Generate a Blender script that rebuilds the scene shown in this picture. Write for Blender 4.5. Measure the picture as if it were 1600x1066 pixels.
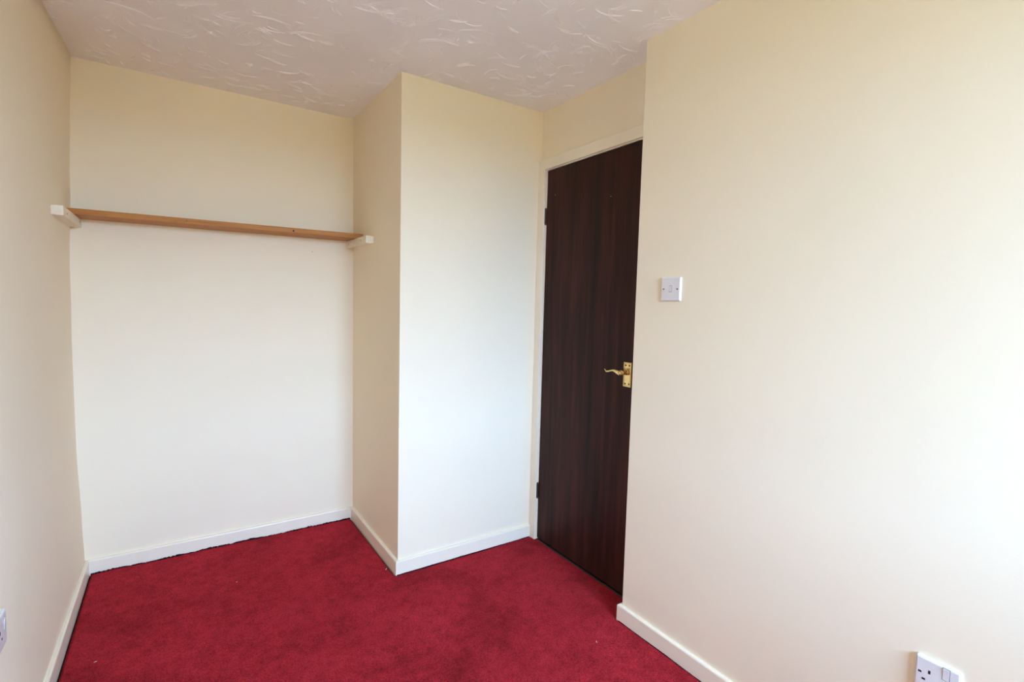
import bpy, bmesh, math, random
from mathutils import Vector, Matrix, noise

random.seed(7)
for o in list(bpy.data.objects):
    bpy.data.objects.remove(o, do_unlink=True)
S = bpy.context.scene
COL = S.collection

# ------------------------------------------------------------------ camera
FPX = 779.937
yaw, pitch, roll = (math.radians(a) for a in (33.877, -4.334, 1.466))
fw = Vector((math.sin(yaw) * math.cos(pitch), math.cos(yaw) * math.cos(pitch), math.sin(pitch)))
rt = Vector((math.cos(yaw), -math.sin(yaw), 0.0))
up = rt.cross(fw)
rt2 = rt * math.cos(roll) + up * math.sin(roll)
up2 = -rt * math.sin(roll) + up * math.cos(roll)
cd = bpy.data.cameras.new('camera')
cam = bpy.data.objects.new('camera', cd)
COL.objects.link(cam)
cd.sensor_fit = 'HORIZONTAL'
cd.sensor_width = 36.0
cd.lens = FPX / 1600.0 * 36.0
cd.clip_start = 0.01
m = Matrix((rt2, up2, -fw)).transposed().to_4x4()
m.translation = Vector((0.37626, -2.91387, 1.29392))
cam.matrix_world = m
S.camera = cam

# ------------------------------------------------------------------ sky, daylight, exposure
SKY_STRENGTH = 19.5
w = bpy.data.worlds.new('overcast_sky')
S.world = w
w.use_nodes = True
nt = w.node_tree
nt.nodes.clear()
out = nt.nodes.new('ShaderNodeOutputWorld')
bg = nt.nodes.new('ShaderNodeBackground')
bg.inputs['Color'].default_value = (0.44, 0.695, 1.14, 1)
bg.inputs['Strength'].default_value = SKY_STRENGTH
nt.links.new(bg.outputs[0], out.inputs[0])

# window opening in the wall behind the camera
WX0, WX1, WZ0, WZ1, WY = 0.68, 1.82, 0.88, 2.18, -4.12
pl = bpy.data.lights.new('window_portal', 'AREA')
pl.shape = 'RECTANGLE'
pl.size = WX1 - WX0
pl.size_y = WZ1 - WZ0
pl.cycles.is_portal = True
po = bpy.data.objects.new('window_portal', pl)
COL.objects.link(po)
po.location = ((WX0 + WX1) / 2, WY - 0.262, (WZ0 + WZ1) / 2)
po.rotation_euler = (math.radians(90), 0, 0)

vs = S.view_settings
vs.view_transform = 'Standard'
vs.look = 'None'
vs.gamma = 1.0
vs.use_curve_mapping = False
vs.exposure = 1.47
S.cycles.max_bounces = 16
S.cycles.diffuse_bounces = 9
S.cycles.glossy_bounces = 6
S.cycles.transparent_max_bounces = 12
S.cycles.use_denoising = True
S.cycles.adaptive_threshold = 0.02
S.cycles.sample_clamp_indirect = 0.0

# ------------------------------------------------------------------ helpers
def mesh_obj(name, bm, mat, parent=None, smooth=False, loc=None):
    me = bpy.data.meshes.new(name)
    bmesh.ops.recalc_face_normals(bm, faces=bm.faces)
    bm.to_mesh(me)
    bm.free()
    if smooth:
        for p in me.polygons:
            p.use_smooth = True
    me.materials.append(mat)
    o = bpy.data.objects.new(name, me)
    COL.objects.link(o)
    if parent:
        o.parent = parent
    if loc:
        o.location = loc
    return o

def empty(name, loc=(0, 0, 0)):
    o = bpy.data.objects.new(name, None)
    COL.objects.link(o)
    o.location = loc
    o.empty_display_size = 0.05
    return o

def tag(o, label, cat, group=None):
    o['label'] = label
    o['category'] = cat
    if group:
        o['group'] = group
    return o

def struct(o):
    o['kind'] = 'structure'
    return o

def box(bm, x0, x1, y0, y1, z0, z1, bevel=0.0, seg=2):
    b = bmesh.new()
    vv = [b.verts.new((x, y, z)) for x in (x0, x1) for y in (y0, y1) for z in (z0, z1)]
    for f in ((0, 1, 3, 2), (4, 6, 7, 5), (0, 4, 5, 1), (2, 3, 7, 6), (0, 2, 6, 4), (1, 5, 7, 3)):
        b.faces.new([vv[i] for i in f])
    if bevel:
        bmesh.ops.bevel(b, geom=list(b.edges), offset=bevel, segments=seg, affect='EDGES', profile=0.5)
    join(bm, b)

def join(bm, b, mat=None):
    if mat is not None:
        b.transform(mat)
    idx = {}
    for v in b.verts:
        idx[v] = bm.verts.new(v.co)
    for f in b.faces:
        bm.faces.new([idx[v] for v in f.verts])
    b.free()

def cyl(bm, c, axis, r, h, n=20, r2=None):
    b = bmesh.new()
    bmesh.ops.create_cone(b, cap_ends=True, segments=n, radius1=r, radius2=r if r2 is None else r2, depth=h)
    q = Vector((0, 0, 1)).rotation_difference(Vector(axis))
    join(bm, b, Matrix.Translation(Vector(c)) @ q.to_matrix().to_4x4())

def tube(bm, pts, radii, n=12, squash=None):
    """tube along pts; radii entries (ra, rb): ra across (side), rb along 'squash' dir"""
    rings = []
    ref = Vector(squash or (0, 0, 1))
    for i, p in enumerate(pts):
        a = Vector(pts[max(i - 1, 0)])
        c = Vector(pts[min(i + 1, len(pts) - 1)])
        t = (c - a).normalized()
        s = t.cross(ref)
        s.normalize()
        u = s.cross(t).normalized()
        ra, rb = radii[i]
        rings.append([bm.verts.new(Vector(p) + s * ra * math.cos(k / n * 2 * math.pi) + u * rb * math.sin(k / n * 2 * math.pi)) for k in range(n)])
    for i in range(len(rings) - 1):
        for k in range(n):
            bm.faces.new((rings[i][k], rings[i][(k + 1) % n], rings[i + 1][(k + 1) % n], rings[i + 1][k]))
    bm.faces.new(rings[0][::-1])
    bm.faces.new(rings[-1])

# ------------------------------------------------------------------ materials
def new_mat(name):
    mt = bpy.data.materials.new(name)
    mt.use_nodes = True
    n = mt.node_tree
    b = n.nodes['Principled BSDF']
    return mt, n, b

def add_bump(n, b, height, strength, dist):
    bp = n.nodes.new('ShaderNodeBump')
    bp.inputs['Strength'].default_value = strength
    bp.inputs['Distance'].default_value = dist
    n.links.new(height, bp.inputs['Height'])
    n.links.new(bp.outputs[0], b.inputs['Normal'])

def noise_node(n, scale, detail=3, rough=0.5, coords=None, vscale=None):
    tc = n.nodes.new('ShaderNodeTexCoord')
    t = n.nodes.new('ShaderNodeTexNoise')
    t.inputs['Scale'].default_value = scale
    t.inputs['Detail'].default_value = detail
    t.inputs['Roughness'].default_value = rough
    src = tc.outputs[coords or 'Object']
    if vscale:
        mp = n.nodes.new('ShaderNodeMapping')
        mp.inputs['Scale'].default_value = vscale
        n.links.new(src, mp.inputs['Vector'])
        src = mp.outputs[0]
    n.links.new(src, t.inputs['Vector'])
    return t

def ramp(n, fac, stops):
    r = n.nodes.new('ShaderNodeValToRGB')
    el = r.color_ramp.elements
    while len(el) < len(stops):
        el.new(0.5)
    for e, (p, c) in zip(el, stops):
        e.position = p
        e.color = (*c, 1)
    n.links.new(fac, r.inputs['Fac'])
    return r

def simple(name, col, rough=0.5, spec=0.5, metal=0.0, var=0.0, scale=30, bump=0.0, bscale=200):
    mt, n, b = new_mat(name)
    b.inputs['Roughness'].default_value = rough
    b.inputs['Specular IOR Level'].default_value = spec
    b.inputs['Metallic'].default_value = metal
    t = noise_node(n, scale)
    lo = tuple(c * (1 - var) for c in col)
    hi = tuple(min(1, c * (1 + var)) for c in col)
    r = ramp(n, t.outputs['Fac'], [(0.3, lo), (0.7, hi)])
    n.links.new(r.outputs[0], b.inputs['Base Color'])
    if bump:
        t2 = noise_node(n, bscale, 4)
        add_bump(n, b, t2.outputs['Fac'], bump, 0.001)
    return mt

M = {}
M['wall'] = simple('cream_emulsion', (0.89, 0.787, 0.595), 0.75, 0.25, var=0.012, scale=2.5, bump=0.25, bscale=260)
M['ceiling'] = simple('artex_white', (0.90, 0.885, 0.90), 0.7, 0.3, var=0.02, scale=5, bump=0.5, bscale=70)
M['trim'] = simple('cream_gloss_paint', (0.89, 0.80, 0.635), 0.32, 0.5, var=0.015, scale=12, bump=0.12, bscale=90)
M['batten'] = simple('white_painted_batten', (0.86, 0.77, 0.61), 0.55, 0.4, var=0.06, scale=40, bump=0.4, bscale=150)
M['plastic'] = simple('white_plastic', (0.76, 0.735, 0.715), 0.3, 0.5, var=0.01)
M['hole'] = simple('dark_hole', (0.012, 0.01, 0.012), 0.7, 0.2)
M['brass'] = simple('polished_brass', (0.80, 0.60, 0.26), 0.24, 0.5, metal=1.0, var=0.08, scale=60)
M['hinge'] = simple('dark_bronze_hinge', (0.055, 0.045, 0.035), 0.45, 0.5, metal=0.6, var=0.2)
M['underlay'] = simple('dark_underlay', (0.018, 0.012, 0.014), 0.9, 0.1, var=0.3, scale=80)
M['fray'] = simple('grimy_carpet_backing', (0.030, 0.007, 0.010), 0.95, 0.05, var=0.5, scale=60)
M['lint'] = simple('white_lint', (0.75, 0.72, 0.68), 0.8, 0.2, var=0.1)
M['steel'] = simple('dull_screw', (0.30, 0.28, 0.25), 0.4, 0.5, metal=1.0, var=0.1)

def carpet_mat():
    mt, n, b = new_mat('red_carpet_pile')
    b.inputs['Roughness'].default_value = 0.95
    b.inputs['Specular IOR Level'].default_value = 0.03
    b.inputs['Sheen Weight'].default_value = 0.06
    b.inputs['Sheen Roughness'].default_value = 0.5
    b.inputs['Sheen Tint'].default_value = (0.9, 0.2, 0.25, 1)
    big = noise_node(n, 3.2, 4, 0.62)
    mid = noise_node(n, 22, 3, 0.6)
    fine = noise_node(n, 210, 4, 0.8)
    r1 = ramp(n, big.outputs['Fac'], [(0.30, (0.27, 0.015, 0.020)), (0.48, (0.40, 0.021, 0.029)), (0.72, (0.47, 0.027, 0.038))])
    r2 = ramp(n, mid.outputs['Fac'], [(0.32, (0.78, 0.80, 0.80)), (0.68, (1.06, 1.06, 1.06))])
    r3 = ramp(n, fine.outputs['Fac'], [(0.34, (0.45, 0.45, 0.45)), (0.66, (1.45, 1.45, 1.45))])
    def mul(a, c):
        x = n.nodes.new('ShaderNodeMix')
        x.data_type = 'RGBA'
        x.blend_type = 'MULTIPLY'
        x.inputs['Factor'].default_value = 1
        n.links.new(a, x.inputs[6])
        n.links.new(c, x.inputs[7])
        return x.outputs[2]
    c = mul(mul(r1.outputs[0], r2.outputs[0]), r3.outputs[0])
    n.links.new(c, b.inputs['Base Color'])
    add_bump(n, b, fine.outputs['Fac'], 0.9, 0.003)
    return mt
M['carpet'] = carpet_mat()

def wood_mat(name, stops, rough, spec, vscale, scale, bump, coat=0.0):
    mt, n, b = new_mat(name)
    b.inputs['Roughness'].default_value = rough
    b.inputs['Specular IOR Level'].default_value = spec
    b.inputs['Coat Weight'].default_value = coat
    t = noise_node(n, scale, 6, 0.62, vscale=vscale)
    t.inputs['Distortion'].default_value = 0.4
    r = ramp(n, t.outputs['Fac'], stops)
    n.links.new(r.outputs[0], b.inputs['Base Color'])
    add_bump(n, b, t.outputs['Fac'], bump, 0.001)
    return mt
M['door'] = wood_mat('dark_mahogany_veneer', [(0.30, (0.010, 0.0032, 0.0024)), (0.50, (0.032, 0.0088, 0.0056)), (0.72, (0.066, 0.018, 0.0108))], 0.52, 0.18, (1, 8, 0.5), 2.4, 0.15)
M['pine'] = wood_mat('aged_pine_board', [(0.28, (0.34, 0.125, 0.022)), (0.5, (0.46, 0.185, 0.036)), (0.72, (0.54, 0.24, 0.055))], 0.55, 0.35, (0.8, 9, 9), 5.0, 0.2)

def glass_mat():
    mt, n, b = new_mat('window_glass')
    tr = n.nodes.new('ShaderNodeBsdfTransparent')
    tr.inputs[0].default_value = (0.93, 0.95, 0.94, 1)
    gl = n.nodes.new('ShaderNodeBsdfGlossy')
    gl.inputs['Roughness'].default_value = 0.02
    fr = n.nodes.new('ShaderNodeFresnel')
    mx = n.nodes.new('ShaderNodeMixShader')
    n.links.new(fr.outputs[0], mx.inputs[0])
    n.links.new(tr.outputs[0], mx.inputs[1])
    n.links.new(gl.outputs[0], mx.inputs[2])
    n.links.new(mx.outputs[0], n.nodes['Material Output'].inputs[0])
    return mt
M['glass'] = glass_mat()
M['upvc'] = simple('white_upvc', (0.82, 0.83, 0.84), 0.25, 0.5, var=0.01)
M['buff_brick'] = simple('buff_brick', (0.34, 0.23, 0.07), 0.9, 0.1, var=0.2, scale=6)
M['roof_tile'] = simple('brown_roof_tile', (0.27, 0.175, 0.07), 0.9, 0.1, var=0.2, scale=4)
M['dark_pane'] = simple('dark_pane', (0.05, 0.055, 0.06), 0.1, 0.5)
M['paving'] = simple('buff_brick_paving', (0.285, 0.19, 0.065), 0.9, 0.1, var=0.3, scale=3)

# ------------------------------------------------------------------ room measures
H = 2.30
X1, X2, X3 = 1.2204, 2.0048, 1.8769      # alcove right side, door wall, right wall
DP, ER = 0.7314, 1.5435                  # pier depth, where the right wall begins
TB, HB = 0.0142, 0.0645                  # baseboard thickness and height
ZB = -0.012                              # sub-floor level

# ---- floor (underlay slab) and carpet
bm = bmesh.new()
box(bm, -0.2, 2.5, WY - 0.3, 0.2, ZB - 0.15, ZB)
struct(mesh_obj('floor', bm, M['underlay']))

def smooth(a, b, x):
    t = max(0, min(1, (x - a) / (b - a)))
    return t * t * (3 - 2 * t)

def carpet():
    bm = bmesh.new()
    st = 0.01
    nx, ny = 201, 412
    V = {}
    inside = lambda x, y: (0.012 < x < X1 - 0.012 and y <= -0.012) or (x >= X1 - 0.012 and y < -DP - 0.012 and x < X2 + 0.005 and (x < X3 - 0.008 or y > -ER + 0.008)) or (X1 - 0.02 <= x < X1 + 0.0 and y < -DP - 0.012)
    def key(i, j):
        return (i, j)
    def pos(i, j):
        x, y = i * st, -j * st
        return x, y
    for i in range(nx):
        for j in range(ny):
            cxm, cym = (i + 0.5) * st, -(j + 0.5) * st
            if not inside(cxm, cym):
                continue
            q = []
            for a, c in ((i, j), (i + 1, j), (i + 1, j + 1), (i, j + 1)):
                if (a, c) not in V:
                    x, y = pos(a, c)
                    z = -0.002 + 0.0022 * noise.noise(Vector((x * 5, y * 5, 0))) + 0.001 * noise.noise(Vector((x * 19, y * 19, 3)))
                    V[(a, c)] = [x, y, z]
                q.append((a, c))
            V.setdefault('f', []).append(q)
    faces = V.pop('f')
    verts = {}
    for k, (x, y, z) in V.items():
        # push border rows to ragged cut lines
        if k[1] == min(1, k[1]) or y > -0.025:
            if x < X1:
                rag = 0.004 * noise.noise(Vector((x * 9, 0, 1))) + 0.0035 * noise.noise(Vector((x * 43, 0, 2))) + random.uniform(-0.001, 0.0012)
                if y > -0.015:
                    y = -TB - 0.0045 - abs(rag) * 1.1
                    z += 0.002 + rag * 0.6
        verts[k] = bm.verts.new((x, y, z))
    for q in faces:
        bm.faces.new([verts[k] for k in q])
    # snap remaining open borders
    for e in bm.edges:
        pass
    for v in bm.verts:
        x, y, z = v.co
        j = random.uniform(-0.0012, 0.0012)
        if v.is_boundary:
            if x < 0.03:
                v.co.x = TB + 0.0135 + 2 * j + 0.003 * noise.noise(Vector((0, y * 14, 2)))
                v.co.z -= 0.004
            elif abs(x - X1) < 0.03 and y > -DP + 0.001:
                v.co.x = X1 - TB - 0.009 + j
                v.co.z -= 0.003
            elif y > -DP - 0.04 and x > X1 - 0.03:
                v.co.y = -DP - TB - 0.003 + j
                v.co.z -= 0.001
            elif abs(x - X3) < 0.02 and y < -ER + 0.02:
                v.co.x = X3 - TB - 0.0025 + j
            elif x > X2 - 0.01:
                v.co.z += 0.002 * noise.noise(Vector((0, y * 12, 5)))
    # turned-down edge so the carpet has its thickness
    be = [e for e in bm.edges if e.is_boundary]
    r = bmesh.ops.extrude_edge_only(bm, edges=be)
    for v in [g for g in r['geom'] if isinstance(g, bmesh.types.BMVert)]:
        v.co.z = ZB
    o = mesh_obj('carpet', bm, M['carpet'], smooth=True)
    return tag(o, 'worn dark red fitted carpet with ragged cut edges covering the floor', 'carpet')
CARPET = carpet()

# frayed yarn ends along the cut by the back skirting
bm = bmesh.new()
for i in range(520):
    x = random.uniform(0.03, X1 - 0.03)
    if noise.noise(Vector((x * 11, 4, 0))) < -0.05:
        continue
    y = -TB - random.uniform(0.001, 0.010)
    hgt = random.uniform(0.003, 0.0085)
    p0 = Vector((x, y, -0.005))
    p1 = p0 + Vector((random.uniform(-0.004, 0.004), random.uniform(-0.002, 0.003), hgt))
    tube(bm, [p0, (p0 + p1) / 2 + Vector((random.uniform(-.001, .001), 0, 0)), p1], [(0.0011, 0.0011), (0.0010, 0.0010), (0.0004, 0.0004)], n=5, squash=(0, 1, 0))
fr = mesh_obj('frayed_yarn', bm, M['fray'], CARPET)
fr['kind'] = 'stuff'
# dark backing showing along the cut edges
def backing(p0, p1, n, base, amp, seed):
    bm = bmesh.new()
    p0, p1 = Vector((*p0, 0)), Vector((*p1, 0))
    d = (p1 - p0).normalized()
    s = Vector((-d.y, d.x, 0)) * 0.0012
    prev = None
    for i in range(n + 1):
        p = p0.lerp(p1, i / n)
        q = i / n * (p1 - p0).length
        h = base + amp * max(-0.6, 0.9 * noise.noise(Vector((q * 7, seed, 0))) + 0.5 * noise.noise(Vector((q * 31, seed, 1))) + 0.45 * noise.noise(Vector((q * 120, seed, 2))))
        row = [bm.verts.new((*(p - s).xy, ZB)), bm.verts.new((*(p - s).xy, h)), bm.verts.new((*(p + s).xy, h * 0.9)), bm.verts.new((*(p + s).xy, ZB))]
        if prev:
            for k in range(3):
                bm.faces.new((prev[k], prev[k + 1], row[k + 1], row[k]))
        prev = row
    return mesh_obj('carpet_backing', bm, M['fray'], CARPET)
backing((0.02, -TB - 0.0035), (X1 - 0.02, -TB - 0.0035), 420, 0.0042, 0.0085, 3)
backing((X1 - 0.01, -DP - TB - 0.002), (X2 - 0.025, -DP - TB - 0.002), 260, 0.0008, 0.0022, 9)
backing((X3 - TB - 0.002, -ER), (X3 - TB - 0.002, WY + 0.05), 400, 0.0004, 0.0022, 14)

# ---- ceiling with brushed artex ridges
bm = bmesh.new()
box(bm, -0.2, 2.5, WY - 0.3, 0.2, H, H + 0.12)
CEIL = struct(mesh_obj('ceiling', bm, M['ceiling']))
bm = bmesh.new()
rnd = random.Random(21)
def ridge(bm, pts, wd, ht):
    prev = None
    n = len(pts)
    for i, p in enumerate(pts):
        t = (pts[min(i + 1, n - 1)] - pts[max(i - 1, 0)]).normalized()
        s = Vector((-t.y, t.x, 0))
        tp = math.sin(math.pi * (i + 0.25) / (n - 0.5)) ** 0.6
        z = H
        row = [bm.verts.new((p.x + s.x * wd * tp, p.y + s.y * wd * tp, z + 0.0004)),
               bm.verts.new((p.x, p.y, z - ht * tp)),
               bm.verts.new((p.x - s.x * wd * tp, p.y - s.y * wd * tp, z + 0.0004))]
        if prev:
            for k in range(2):
                bm.faces.new((prev[k], prev[k + 1], row[k + 1], row[k]))
        prev = row
for k in range(1700):
    cx, cy = rnd.uniform(0.0, 2.0), rnd.uniform(-4.0, 0.0)
    rad = rnd.uniform(0.035, 0.12)
    a0 = rnd.gauss(2.2, 1.3)
    sweep = rnd.uniform(0.5, 1.5)
    nb = rnd.randint(1, 4)
    for q in range(nb):
        rr = rad + q * rnd.uniform(0.005, 0.010)
        aa = a0 + rnd.uniform(-0.15, 0.15)
        sw = sweep * rnd.uniform(0.5, 1.0)
        pts = []
        for i in range(12):
            a = aa + sw * i / 11
            pts.append(Vector((cx + rr * math.cos(a), cy + rr * 0.8 * math.sin(a), 0)))
        if any((p.x < 0.005 or p.x > X2 - 0.005 or p.y > -0.006 or (p.x > X1 - 0.006 and p.y > -DP - 0.006) or (p.x > X3 - 0.006 and p.y < -ER + 0.006)) for p in pts):
            continue
        ridge(bm, pts, rnd.uniform(0.0009, 0.0017), rnd.choice((0.0008, 0.0012, 0.0018, 0.0030)))
ar = mesh_obj('artex_ridges', bm, M['ceiling'], CEIL, smooth=False)
ar['kind'] = 'stuff'

# ---- walls
def wall(name, *boxes):
    bm = bmesh.new()
    for b in boxes:
        box(bm, *b)
    return struct(mesh_obj(name, bm, M['wall']))

WB = wall('wall_back', (-0.2, X1 + 0.05, 0.0, 0.2, ZB, H))
bm = bmesh.new()
cyl(bm, (0.9973, 0.0, 1.5472), (0, 1, 0), 0.0022, 0.001, 10)
mesh_obj('nail_hole', bm, M['steel'], WB)
# boxed-out pier beside the alcove
def pier():
    bm = bmesh.new()
    box(bm, X1, X2 + 0.3, -DP, 0.0, ZB, H)
    es = [e for e in bm.edges if all(abs(v.co.x - X1) < 1e-5 and abs(v.co.y + DP) < 1e-5 for v in e.verts)]
    bmesh.ops.bevel(bm, geom=es, offset=0.0025, segments=3, affect='EDGES', profile=0.5)
    return struct(mesh_obj('wall_pier', bm, M['wall']))
pier()
YD0, YD1, ZD = -0.790, -1.483, 1.989     # door opening
wall('wall_door', (X2, X2 + 0.1, -ER - 0.05, -DP, ZD + 0.028, H),
     (X2, X2 + 0.1, YD0 + 0.028, -DP, ZB, ZD + 0.028),
     (X2, X2 + 0.1, -ER - 0.05, YD1 - 0.028, ZB, ZD + 0.028))
def rwall():
    bm = bmesh.new()
    box(bm, X3, X2 + 0.3, WY, -ER, ZB, H)
    es = [e for e in bm.edges if all(abs(v.co.x - X3) < 1e-5 and abs(v.co.y + ER) < 1e-5 for v in e.verts)]
    bmesh.ops.bevel(bm, geom=es, offset=0.003, segments=3, affect='EDGES', profile=0.5)
    return struct(mesh_obj('wall_right', bm, M['wall']))
rwall()
wall('light_leak_panel', (X2 + 0.25, X2 + 0.3, -ER, -DP, ZB, H))  # unseen panel added behind the door to stop daylight leaking under it

# left wall, its plaster slightly bowed in the alcove corner
def bow(y, z):
    pts = [(0, 0.0), (0.25, -0.006), (0.6, -0.015), (1.0, -0.0155), (1.4, -0.0115), (1.75, 0.0), (2.05, 0.009), (2.31, 0.019)]
    v = pts[-1][1]
    for (za, a), (zb, b) in zip(pts, pts[1:]):
        if z <= zb:
            v = a + (b - a) * smooth(0, 1, (z - za) / (zb - za)) if z > za else a
            break
    return v * smooth(-0.75, -0.02, y)
def lwall():
    bm = bmesh.new()
    ys = [WY] + [-1.0 + i * 0.05 for i in range(21)] + [0.2]
    zs = [ZB] + [i * 0.1 for i in range(0, 24)]
    g = [[bm.verts.new((bow(y, z), y, z)) for z in zs] for y in ys]
    for i in range(len(ys) - 1):
        for k in range(len(zs) - 1):
            bm.faces.new((g[i][k], g[i][k + 1], g[i + 1][k + 1], g[i + 1][k]))
    be = [e for e in bm.edges if e.is_boundary]
    r = bmesh.ops.extrude_edge_only(bm, edges=be)
    nv = [q for q in r['geom'] if isinstance(q, bmesh.types.BMVert)]
    for v in nv:
        v.co.x = -0.2
    bmesh.ops.contextual_create(bm, geom=[e for e in bm.edges if e.is_boundary])
    o = mesh_obj('wall_left', bm, M['wall'])
    for p in o.data.polygons:
        if abs(p.normal.x) > 0.9 and p.center.x > -0.1:
            p.use_smooth = True
    return struct(o)
lwall()

# window wall behind the camera, with its opening
wall('wall_window', (-0.2, WX0, WY - 0.25, WY, ZB, H), (WX1, X2 + 0.3, WY - 0.25, WY, ZB, H),
     (WX0, WX1, WY - 0.25, WY, ZB, WZ0), (WX0, WX1, WY - 0.25, WY, WZ1, H))
WIN = struct(empty('window_1', ((WX0 + WX1) / 2, WY - 0.17, WZ0)))
def wpart(name, bl, mat):
    bm = bmesh.new()
    for b in bl:
        box(bm, *b, bevel=0.004)
    o = mesh_obj(name, bm, mat)
    o.parent = WIN
    o.matrix_parent_inverse = Matrix.Translation(-Vector(WIN.location))
    return o
fy0, fy1 = WY - 0.20, WY - 0.14
wm = (WX0 + WX1) / 2
wpart('window_frame', [(WX0, WX0 + 0.05, fy0, fy1, WZ0, WZ1), (WX1 - 0.05, WX1, fy0, fy1, WZ0, WZ1),
                       (WX0 + 0.05, WX1 - 0.05, fy0, fy1, WZ0, WZ0 + 0.05), (WX0 + 0.05, WX1 - 0.05, fy0, fy1, WZ1 - 0.05, WZ1)], M['upvc'])
wpart('mullion', [(wm - 0.03, wm + 0.03, fy0, fy1, WZ0 + 0.05, WZ1 - 0.05)], M['upvc'])
for a, b in ((WX0 + 0.045, wm - 0.025), (wm + 0.025, WX1 - 0.045)):
    bm = bmesh.new()
    yy = (fy0 + fy1) / 2
    bm.faces.new([bm.verts.new(c) for c in ((a, yy, WZ0 + 0.045), (b, yy, WZ0 + 0.045), (b, yy, WZ1 - 0.045), (a, yy, WZ1 - 0.045))])
    o = mesh_obj('pane', bm, M['glass'])
    o.parent = WIN
    o.matrix_parent_inverse = Matrix.Translation(-Vector(WIN.location))
wpart('window_sill', [(WX0 - 0.0, WX1 + 0.0, WY - 0.14, WY + 0.03, WZ0, WZ0 + 0.022)], M['upvc'])

# ground outside
bm = bmesh.new()
box(bm, -40, 40, -80, WY - 0.26, -2.9, -2.7)
struct(mesh_obj('ground_outside', bm, M['paving']))
# unseen row of low houses, added to block low sky and bounce warm light
HOUSE = struct(empty('added_house_row', (0, -17, -2.7)))
def hpart(name, mat, *boxes):
    bm = bmesh.new()
    for b in boxes:
        box(bm, *b)
    o = mesh_obj(name, bm, mat, HOUSE)
    o.location = -Vector(HOUSE.location)
    return o
hpart('wall', M['buff_brick'], (-25, 25, -23.6, -17, -2.7, 0.05))
bm = bmesh.new()
sec = [(-16.7, -0.05), (-20.3, 1.95), (-23.9, -0.05), (-23.9, 0.07), (-20.3, 2.1), (-16.7, 0.07)]
ra = [bm.verts.new((-25.3, y, z)) for y, z in sec]
rb = [bm.verts.new((25.3, y, z)) for y, z in sec]
for k in range(6):
    bm.faces.new((ra[k], ra[(k + 1) % 6], rb[(k + 1) % 6], rb[k]))
bm.faces.new(ra)
bm.faces.new(rb[::-1])
ro = mesh_obj('roof', bm, M['roof_tile'], HOUSE)
ro.location = -Vector(HOUSE.location)
for k in range(8):
    xw = -22 + k * 6.2
    wf = hpart('house_window', M['upvc'], (xw, xw + 1.8, -17.02, -16.95, -1.7, -0.45))
    for q in range(2):
        bm = bmesh.new()
        box(bm, xw + 0.08 + q * 0.86, xw + 0.86 + q * 0.86, -16.955, -16.94, -1.62, -0.53)
        mesh_obj('pane', bm, M['dark_pane'], wf)
    hpart('house_door', M['door'], (xw + 3.0, xw + 3.9, -17.02, -16.95, -2.7, -0.6))

# ------------------------------------------------------------------ baseboards
def baseboard(name, p0, p1, nrm, ends=(0, 0)):
    """profile swept from p0 to p1; nrm points into the room"""
    p0, p1, nr = Vector((*p0, 0)), Vector((*p1, 0)), Vector((*nrm, 0))
    prof = [(0, ZB), (TB, ZB), (TB, HB - 0.006), (TB - 0.001, HB - 0.0028), (TB - 0.003, HB - 0.0008), (TB - 0.006, HB), (0, HB)]
    bm = bmesh.new()
    rows = []
    d = (p1 - p0).normalized()
    for p, e, sg in ((p0, ends[0], -1), (p1, ends[1], 1)):
        rows.append([bm.verts.new(p + nr * a + d * sg * e * a + Vector((0, 0, z))) for a, z in prof])
    k = len(prof)
    for i in range(k):
        bm.faces.new((rows[0][i], rows[0][(i + 1) % k], rows[1][(i + 1) % k], rows[1][i]))
    bm.faces.new(rows[0])
    bm.faces.new(rows[1][::-1])
    return struct(mesh_obj(name, bm, M['trim']))

baseboard('baseboard_left', (0, WY), (0, 0), (1, 0), (0, -1))
baseboard('baseboard_back', (0, 0), (X1, 0), (0, -1), (-1, -1))
baseboard('baseboard_alcove', (X1, 0), (X1, -DP), (-1, 0), (-1, 1))
baseboard('baseboard_pier', (X1, -DP), (X2 - 0.0215, -DP), (0, -1), (1, 0))
baseboard('baseboard_right', (X3, -ER), (X3, WY), (-1, 0), (1, 0))
baseboard('baseboard_return', (X2 - 0.022, -ER), (X3, -ER), (0, 1), (0, 1))

# ------------------------------------------------------------------ door
DOOR = struct(empty('door_1', (X2, -1.137, 0)))
def dpart(name, bm, mat, parent=None, sm=False):
    o = mesh_obj(name, bm, mat, smooth=sm)
    par = parent or DOOR
    o.parent = par
    bpy.context.view_layer.update()
    o.matrix_parent_inverse = par.matrix_world.inverted()
    return o
XD = 1.9995                      # room face of the leaf
XA = X2 - 0.020                  # face of the architrave
bm = bmesh.new()
box(bm, XD, XD + 0.040, YD1 + 0.003, YD0 - 0.003, 0.010, ZD - 0.003, bevel=0.0015, seg=1)
LEAF = dpart('door_panel', bm, M['door'])
AW = 0.057
for nm, b in (('architrave', (XA, X2, YD0 + 0.004, -DP, ZB, ZD + AW)),
              ('architrave', (XA, X2, -ER, YD1 - 0.004, ZB, ZD + AW)),
              ('architrave', (XA, X2, YD1 - 0.004, YD0 + 0.004, ZD + 0.004, ZD + AW))):
    bm = bmesh.new()
    box(bm, *b, bevel=0.003, seg=2)
    dpart(nm, bm, M['trim'])
for b in ((X2 - 0.004, X2 + 0.1, YD0, YD0 + 0.028, ZB, ZD + 0.028),
          (X2 - 0.004, X2 + 0.1, YD1 - 0.028, YD1, ZB, ZD + 0.028),
          (X2 - 0.004, X2 + 0.1, YD1, YD0, ZD, ZD + 0.028)):
    bm = bmesh.new()
    box(bm, *b)
    dpart('door_lining', bm, M['trim'])
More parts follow.
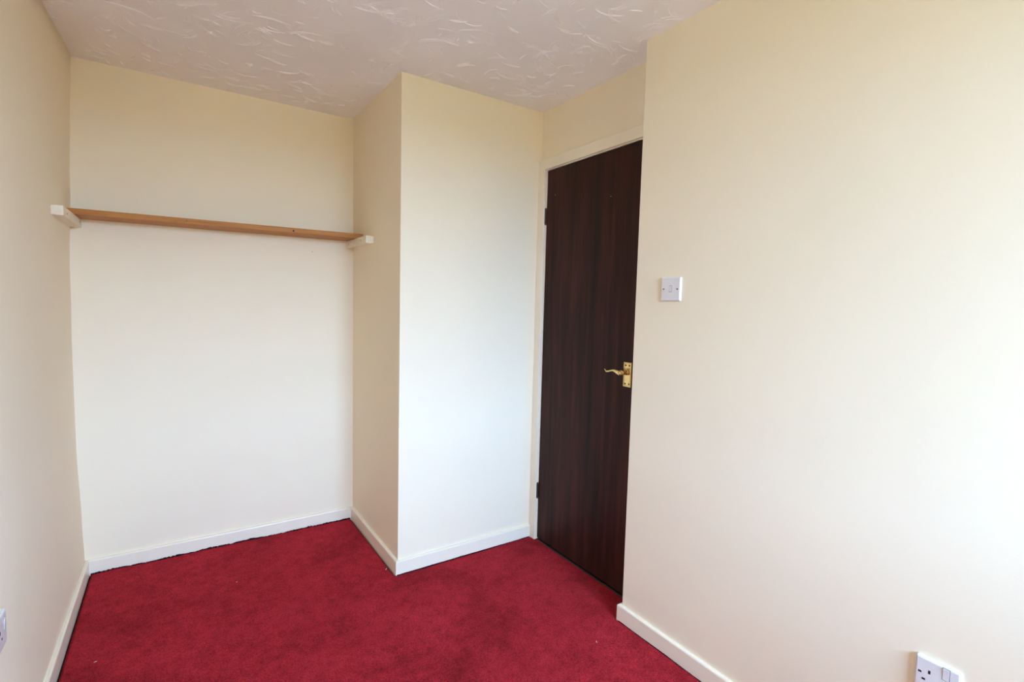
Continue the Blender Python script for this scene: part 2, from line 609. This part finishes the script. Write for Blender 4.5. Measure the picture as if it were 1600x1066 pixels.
for b in ((XD + 0.042, XD + 0.060, YD0 - 0.012, YD0, 0, ZD), (XD + 0.042, XD + 0.060, YD1, YD1 + 0.012, 0, ZD), (XD + 0.042, XD + 0.060, YD1, YD0, ZD - 0.012, ZD)):
    bm = bmesh.new()
    box(bm, *b)
    dpart('door_stop', bm, M['trim'])
# threshold strip under the leaf
bm = bmesh.new()
box(bm, XD - 0.004, XD + 0.05, YD1, YD0, ZB, 0.002, bevel=0.001, seg=1)
dpart('threshold', bm, M['hinge'])
# hinges
for zc in (1.752, 0.275):
    bm = bmesh.new()
    cyl(bm, (XD - 0.004, YD0 + 0.0005, zc), (0, 0, 1), 0.0055, 0.076, 14)
    for dz in (-0.0405, 0.0405):
        cyl(bm, (XD - 0.004, YD0 + 0.0005, zc + dz), (0, 0, 1), 0.0042, 0.006, 12)
    dpart('hinge', bm, M['hinge'], sm=False)
# old coat-hook holes in the leaf
for yy, zz in ((-0.86, 1.853), (-1.262, 1.782)):
    bm = bmesh.new()
    cyl(bm, (XD - 0.0003, yy, zz), (1, 0, 0), 0.0022, 0.002, 10)
    dpart('screw_hole', bm, M['steel'], LEAF)

# brass lever handle on a backplate
PY0, PY1, PZ0, PZ1 = -1.384, -1.4295, 0.9415, 1.0515
bm = bmesh.new()
def plate_ring(yin, x):
    return [bm.verts.new((x, y, z)) for y, z in ((PY0 - yin, PZ0 + yin), (PY1 + yin, PZ0 + yin), (PY1 + yin, PZ1 - yin), (PY0 - yin, PZ1 - yin))]
rings = [plate_ring(0.0, XD), plate_ring(0.0, XD - 0.0025), plate_ring(0.0022, XD - 0.0055), plate_ring(0.0038, XD - 0.0062), plate_ring(0.0052, XD - 0.0055), plate_ring(0.0062, XD - 0.0028), plate_ring(0.0075, XD - 0.0026), plate_ring(0.0085, XD - 0.0036)]
for a, b in zip(rings, rings[1:]):
    for k in range(4):
        bm.faces.new((a[k], a[(k + 1) % 4], b[(k + 1) % 4], b[k]))
bm.faces.new(rings[-1])
bm.faces.new(rings[0][::-1])
HAND = dpart('door_handle', bm, M['brass'])
HAND['label'] = 'brass lever handle on a rectangular backplate'
yc = (PY0 + PY1) / 2
zc = 1.0075
bm = bmesh.new()
cyl(bm, (XD - 0.009, yc, zc), (-1, 0, 0), 0.0135, 0.012, 24, 0.0125)
cyl(bm, (XD - 0.030, yc, zc), (-1, 0, 0), 0.0108, 0.042, 24, 0.0100)
dpart('spindle_neck', bm, M['brass'], HAND, True)
bm = bmesh.new()
L = 0.100
pts, rad = [], []
N = 26
for i in range(N):
    t = i / (N - 1)
    y = yc - 0.012 + t * (L + 0.012)
    z = zc - 0.001 + 0.0070 * math.exp(-((t - 0.42) / 0.20) ** 2) - 0.002 * math.exp(-((t - 0.80) / 0.16) ** 2) + 0.0065 * smooth(0.82, 1.0, t) - 0.003 * smooth(0, 0.25, 0.2 - t)
    x = XD - 0.052 + 0.010 * smooth(0.75, 1.0, t)
    wz = 0.0105 * (1 - 0.58 * smooth(0.1, 0.55, t)) * (1 - 0.35 * smooth(0.9, 1, t))
    wx = 0.0072 * (1 - 0.35 * smooth(0.2, 0.9, t))
    if i == 0:
        wz *= 0.35; wx *= 0.35
    if i == 1:
        wz *= 0.8; wx *= 0.8
    if i == N - 1:
        wz *= 0.5; wx *= 0.5
    pts.append((x, y, z))
    rad.append((wx, wz))
tube(bm, pts, rad, 14)
dpart('lever', bm, M['brass'], HAND, True)
for yy in (PY0 - 0.0125, PY1 + 0.0125):
    for zz in (PZ0 + 0.0145, PZ1 - 0.0145):
        bm = bmesh.new()
        cyl(bm, (XD - 0.0038, yy, zz), (1, 0, 0), 0.0035, 0.0014, 14)
        dpart('screw', bm, M['hole'], HAND)

# ------------------------------------------------------------------ shelf on battens
def batten(name, x0, x1, y0, z0, z1, side, holes, label):
    t = empty(name, ((x0 + x1) / 2, y0 / 2, z0))
    tag(t, label, 'batten', 'white shelf battens in the alcove')
    bm = bmesh.new()
    box(bm, x0, x1, y0, -0.002, z0, z1, bevel=0.0018, seg=2)
    o = mesh_obj('bar', bm, M['batten'], t)
    o.location = -Vector(t.location)
    xs = x1 if side > 0 else x0
    for yy, zz in holes:
        bm = bmesh.new()
        cyl(bm, (xs, yy, zz), (1, 0, 0), 0.0032, 0.0012, 12)
        h = mesh_obj('screw_hole', bm, M['hole'], t)
        h.location = -Vector(t.location)
    return t
batten('shelf_batten', -0.012, 0.033, -0.42, 1.5765, 1.6125, 1, ((-0.345, 1.592), (-0.05, 1.597)),
       'white painted wooden batten on the left wall under the shelf end')
batten('shelf_batten', X1 - 0.040, X1 - 0.0005, -0.36, 1.5815, 1.6195, -1, ((-0.055, 1.598), (-0.27, 1.602)),
       'white painted wooden batten under the right end of the shelf')
def shelf():
    bm = bmesh.new()
    xa, xb = 0.003, X1 - 0.002
    za, zb = 1.6130, 1.6200
    th = 0.024
    vv = []
    NX = 24
    rows = []
    for i in range(NX + 1):
        t = i / NX
        x = xa + (xb - xa) * t
        zz = za + (zb - za) * t + 0.001
        yf = -0.168 - 0.022 * t
        bev = 0.0015
        rows.append([bm.verts.new((x, y, z)) for y, z in ((-0.004, zz), (yf + bev, zz), (yf, zz + bev), (yf, zz + th - bev), (yf + bev, zz + th), (-0.004, zz + th))])
    for a, b in zip(rows, rows[1:]):
        for k in range(6):
            bm.faces.new((a[k], a[(k + 1) % 6], b[(k + 1) % 6], b[k]))
    bm.faces.new(rows[0])
    bm.faces.new(rows[-1][::-1])
    o = mesh_obj('shelf_board', bm, M['pine'])
    tag(o, 'bare brown pine shelf board resting on two white battens across the alcove', 'shelf')
    # knots in the board's front edge
    for xk, r in ((0.87, 0.0042), (0.42, 0.002)):
        b2 = bmesh.new()
        cyl(b2, (xk, -0.168 - 0.022 * (xk / X1), 1.6285), (0, 1, 0), r, 0.0012, 12)
        mesh_obj('knot', b2, M['hole'], o)
    return o
shelf()

# ------------------------------------------------------------------ switch and sockets
def plate_parts(root, sx, depth=0.0085, sz=0.086, wdt=0.086):
    """plate in local axes: x points into the room, y along the wall, z up; sx = +1 or -1"""
    bm = bmesh.new()
    b = bmesh.new()
    h = wdt / 2
    hz = sz / 2
    def ring(x, i, r):
        out = []
        for cy_, cz_, a0 in ((h - i - r, hz - i - r, 0), (-(h - i - r), hz - i - r, 90), (-(h - i - r), -(hz - i - r), 180), (h - i - r, -(hz - i - r), 270)):
            for k in range(4):
                a = math.radians(a0 + k * 30)
                out.append(bm.verts.new((sx * x, cy_ + r * math.cos(a), cz_ + r * math.sin(a))))
        return out
    rs = [ring(0, 0, 0.004), ring(depth - 0.004, 0, 0.004), ring(depth - 0.0012, 0.0018, 0.003), ring(depth, 0.0042, 0.002)]
    n = len(rs[0])
    for a, c in zip(rs, rs[1:]):
        for k in range(n):
            bm.faces.new((a[k], a[(k + 1) % n], c[(k + 1) % n], c[k]))
    bm.faces.new(rs[-1])
    bm.faces.new(rs[0][::-1])
    b.free()
    return mesh_obj('faceplate', bm, M['plastic'], root)

def part_box(root, name, mat, *b, bevel=0.0):
    bm = bmesh.new()
    box(bm, *b, bevel=bevel)
    return mesh_obj(name, bm, mat, root)

def rocker(root, sx, x, cy_, cz_, wy, hz, tip=0.0022, surround=True):
    if surround:
        part_box(root, 'rocker_surround', M['hole'], *sorted((sx * (x - 0.001), sx * (x + 0.0001))), cy_ - wy / 2 - 0.0010, cy_ + wy / 2 + 0.0010, cz_ - hz / 2 - 0.0010, cz_ + hz / 2 + 0.0010)
    bm = bmesh.new()
    a = [(x - 0.002, -hz / 2), (x + 0.0006, -hz / 2), (x + 0.0010, 0), (x + tip, hz / 2), (x - 0.002, hz / 2)]
    r0 = [bm.verts.new((sx * p, cy_ - wy / 2, cz_ + q)) for p, q in a]
    r1 = [bm.verts.new((sx * p, cy_ + wy / 2, cz_ + q)) for p, q in a]
    for k in range(5):
        bm.faces.new((r0[k], r0[(k + 1) % 5], r1[(k + 1) % 5], r1[k]))
    bm.faces.new(r0)
    bm.faces.new(r1[::-1])
    return mesh_obj('rocker', bm, M['plastic'], root)

def screw(root, sx, x, cy_, cz_, r=0.0032):
    bm = bmesh.new()
    cyl(bm, (sx * x, cy_, cz_), (1, 0, 0), r, 0.0012, 14)
    return mesh_obj('screw', bm, M['steel'], root)

sw = tag(empty('light_switch', (X3, -1.716, 1.3595)), 'square white plastic light switch on the right wall beside the door', 'switch')
plate_parts(sw, -1)
rocker(sw, -1, 0.0085, 0.0, 0.001, 0.0105, 0.022)
for s in (-1, 1):
    screw(sw, -1, 0.0085, s * 0.0302, 0)

def socket(name, loc, sx, x, slots, rk, label):
    t = tag(empty(name, loc), label, 'socket', 'white wall sockets')
    plate_parts(t, sx, depth=x)
    for nm, cy_, cz_, wy, wz in slots:
        part_box(t, nm, M['hole'], *sorted((sx * (x - 0.002), sx * (x + 0.0002))), cy_ - wy / 2, cy_ + wy / 2, cz_ - wz / 2, cz_ + wz / 2)
    rocker(t, sx, x, *rk)
    return t
socket('wall_socket', (X3, -2.5520, 0.4190), -1, 0.0105,
       (('earth_slot', 0.0145, 0.0115, 0.0046, 0.0086), ('live_slot', 0.0325, 0.0045, 0.0068, 0.0046), ('neutral_slot', 0.0245, -0.0105, 0.0068, 0.0046)),
       (-0.0165, 0.025, 0.0125, 0.028), 'white switched socket low on the right wall near the camera')
socket('wall_socket', (0.0, -1.2900, 0.4690), 1, 0.0085,
       (('earth_slot', -0.012, 0.006, 0.0046, 0.0086), ('live_slot', -0.0235, -0.0135, 0.0068, 0.0046), ('neutral_slot', -0.0005, -0.0135, 0.0068, 0.0046)),
       (0.025, 0.012, 0.0125, 0.026), 'white socket low on the left wall at the picture edge')

# ------------------------------------------------------------------ bits lying on the carpet
def scrap(x, y, ln, ang, wd, label):
    bm = bmesh.new()
    d = Vector((math.cos(ang), math.sin(ang), 0))
    p = [Vector((0, 0, 0)) - d * ln / 2, Vector((0, 0, wd * 0.8)), d * ln / 2 + Vector((0, 0, wd * 0.5))]
    tube(bm, p, [(wd * 0.3, wd * 0.3), (wd, wd * 0.6), (wd * 0.35, wd * 0.3)], 6)
    o = mesh_obj('paint_flake', bm, M['lint'], loc=(x, y, 0.0016))
    return tag(o, label, 'flake', 'white flakes on the carpet')
scrap(1.186, -0.672, 0.018, 0.9, 0.0016, 'white splinter lying by the pier corner skirting')
scrap(1.6907, -1.5922, 0.010, 1.2, 0.0014, 'tiny white flake on carpet in front of the right wall corner')
scrap(0.5745, -0.4319, 0.006, 0.4, 0.0012, 'tiny white speck on carpet in the middle of the alcove')
scrap(0.1116, -0.7386, 0.009, 0.2, 0.0014, 'small pale flake on carpet near the left wall')
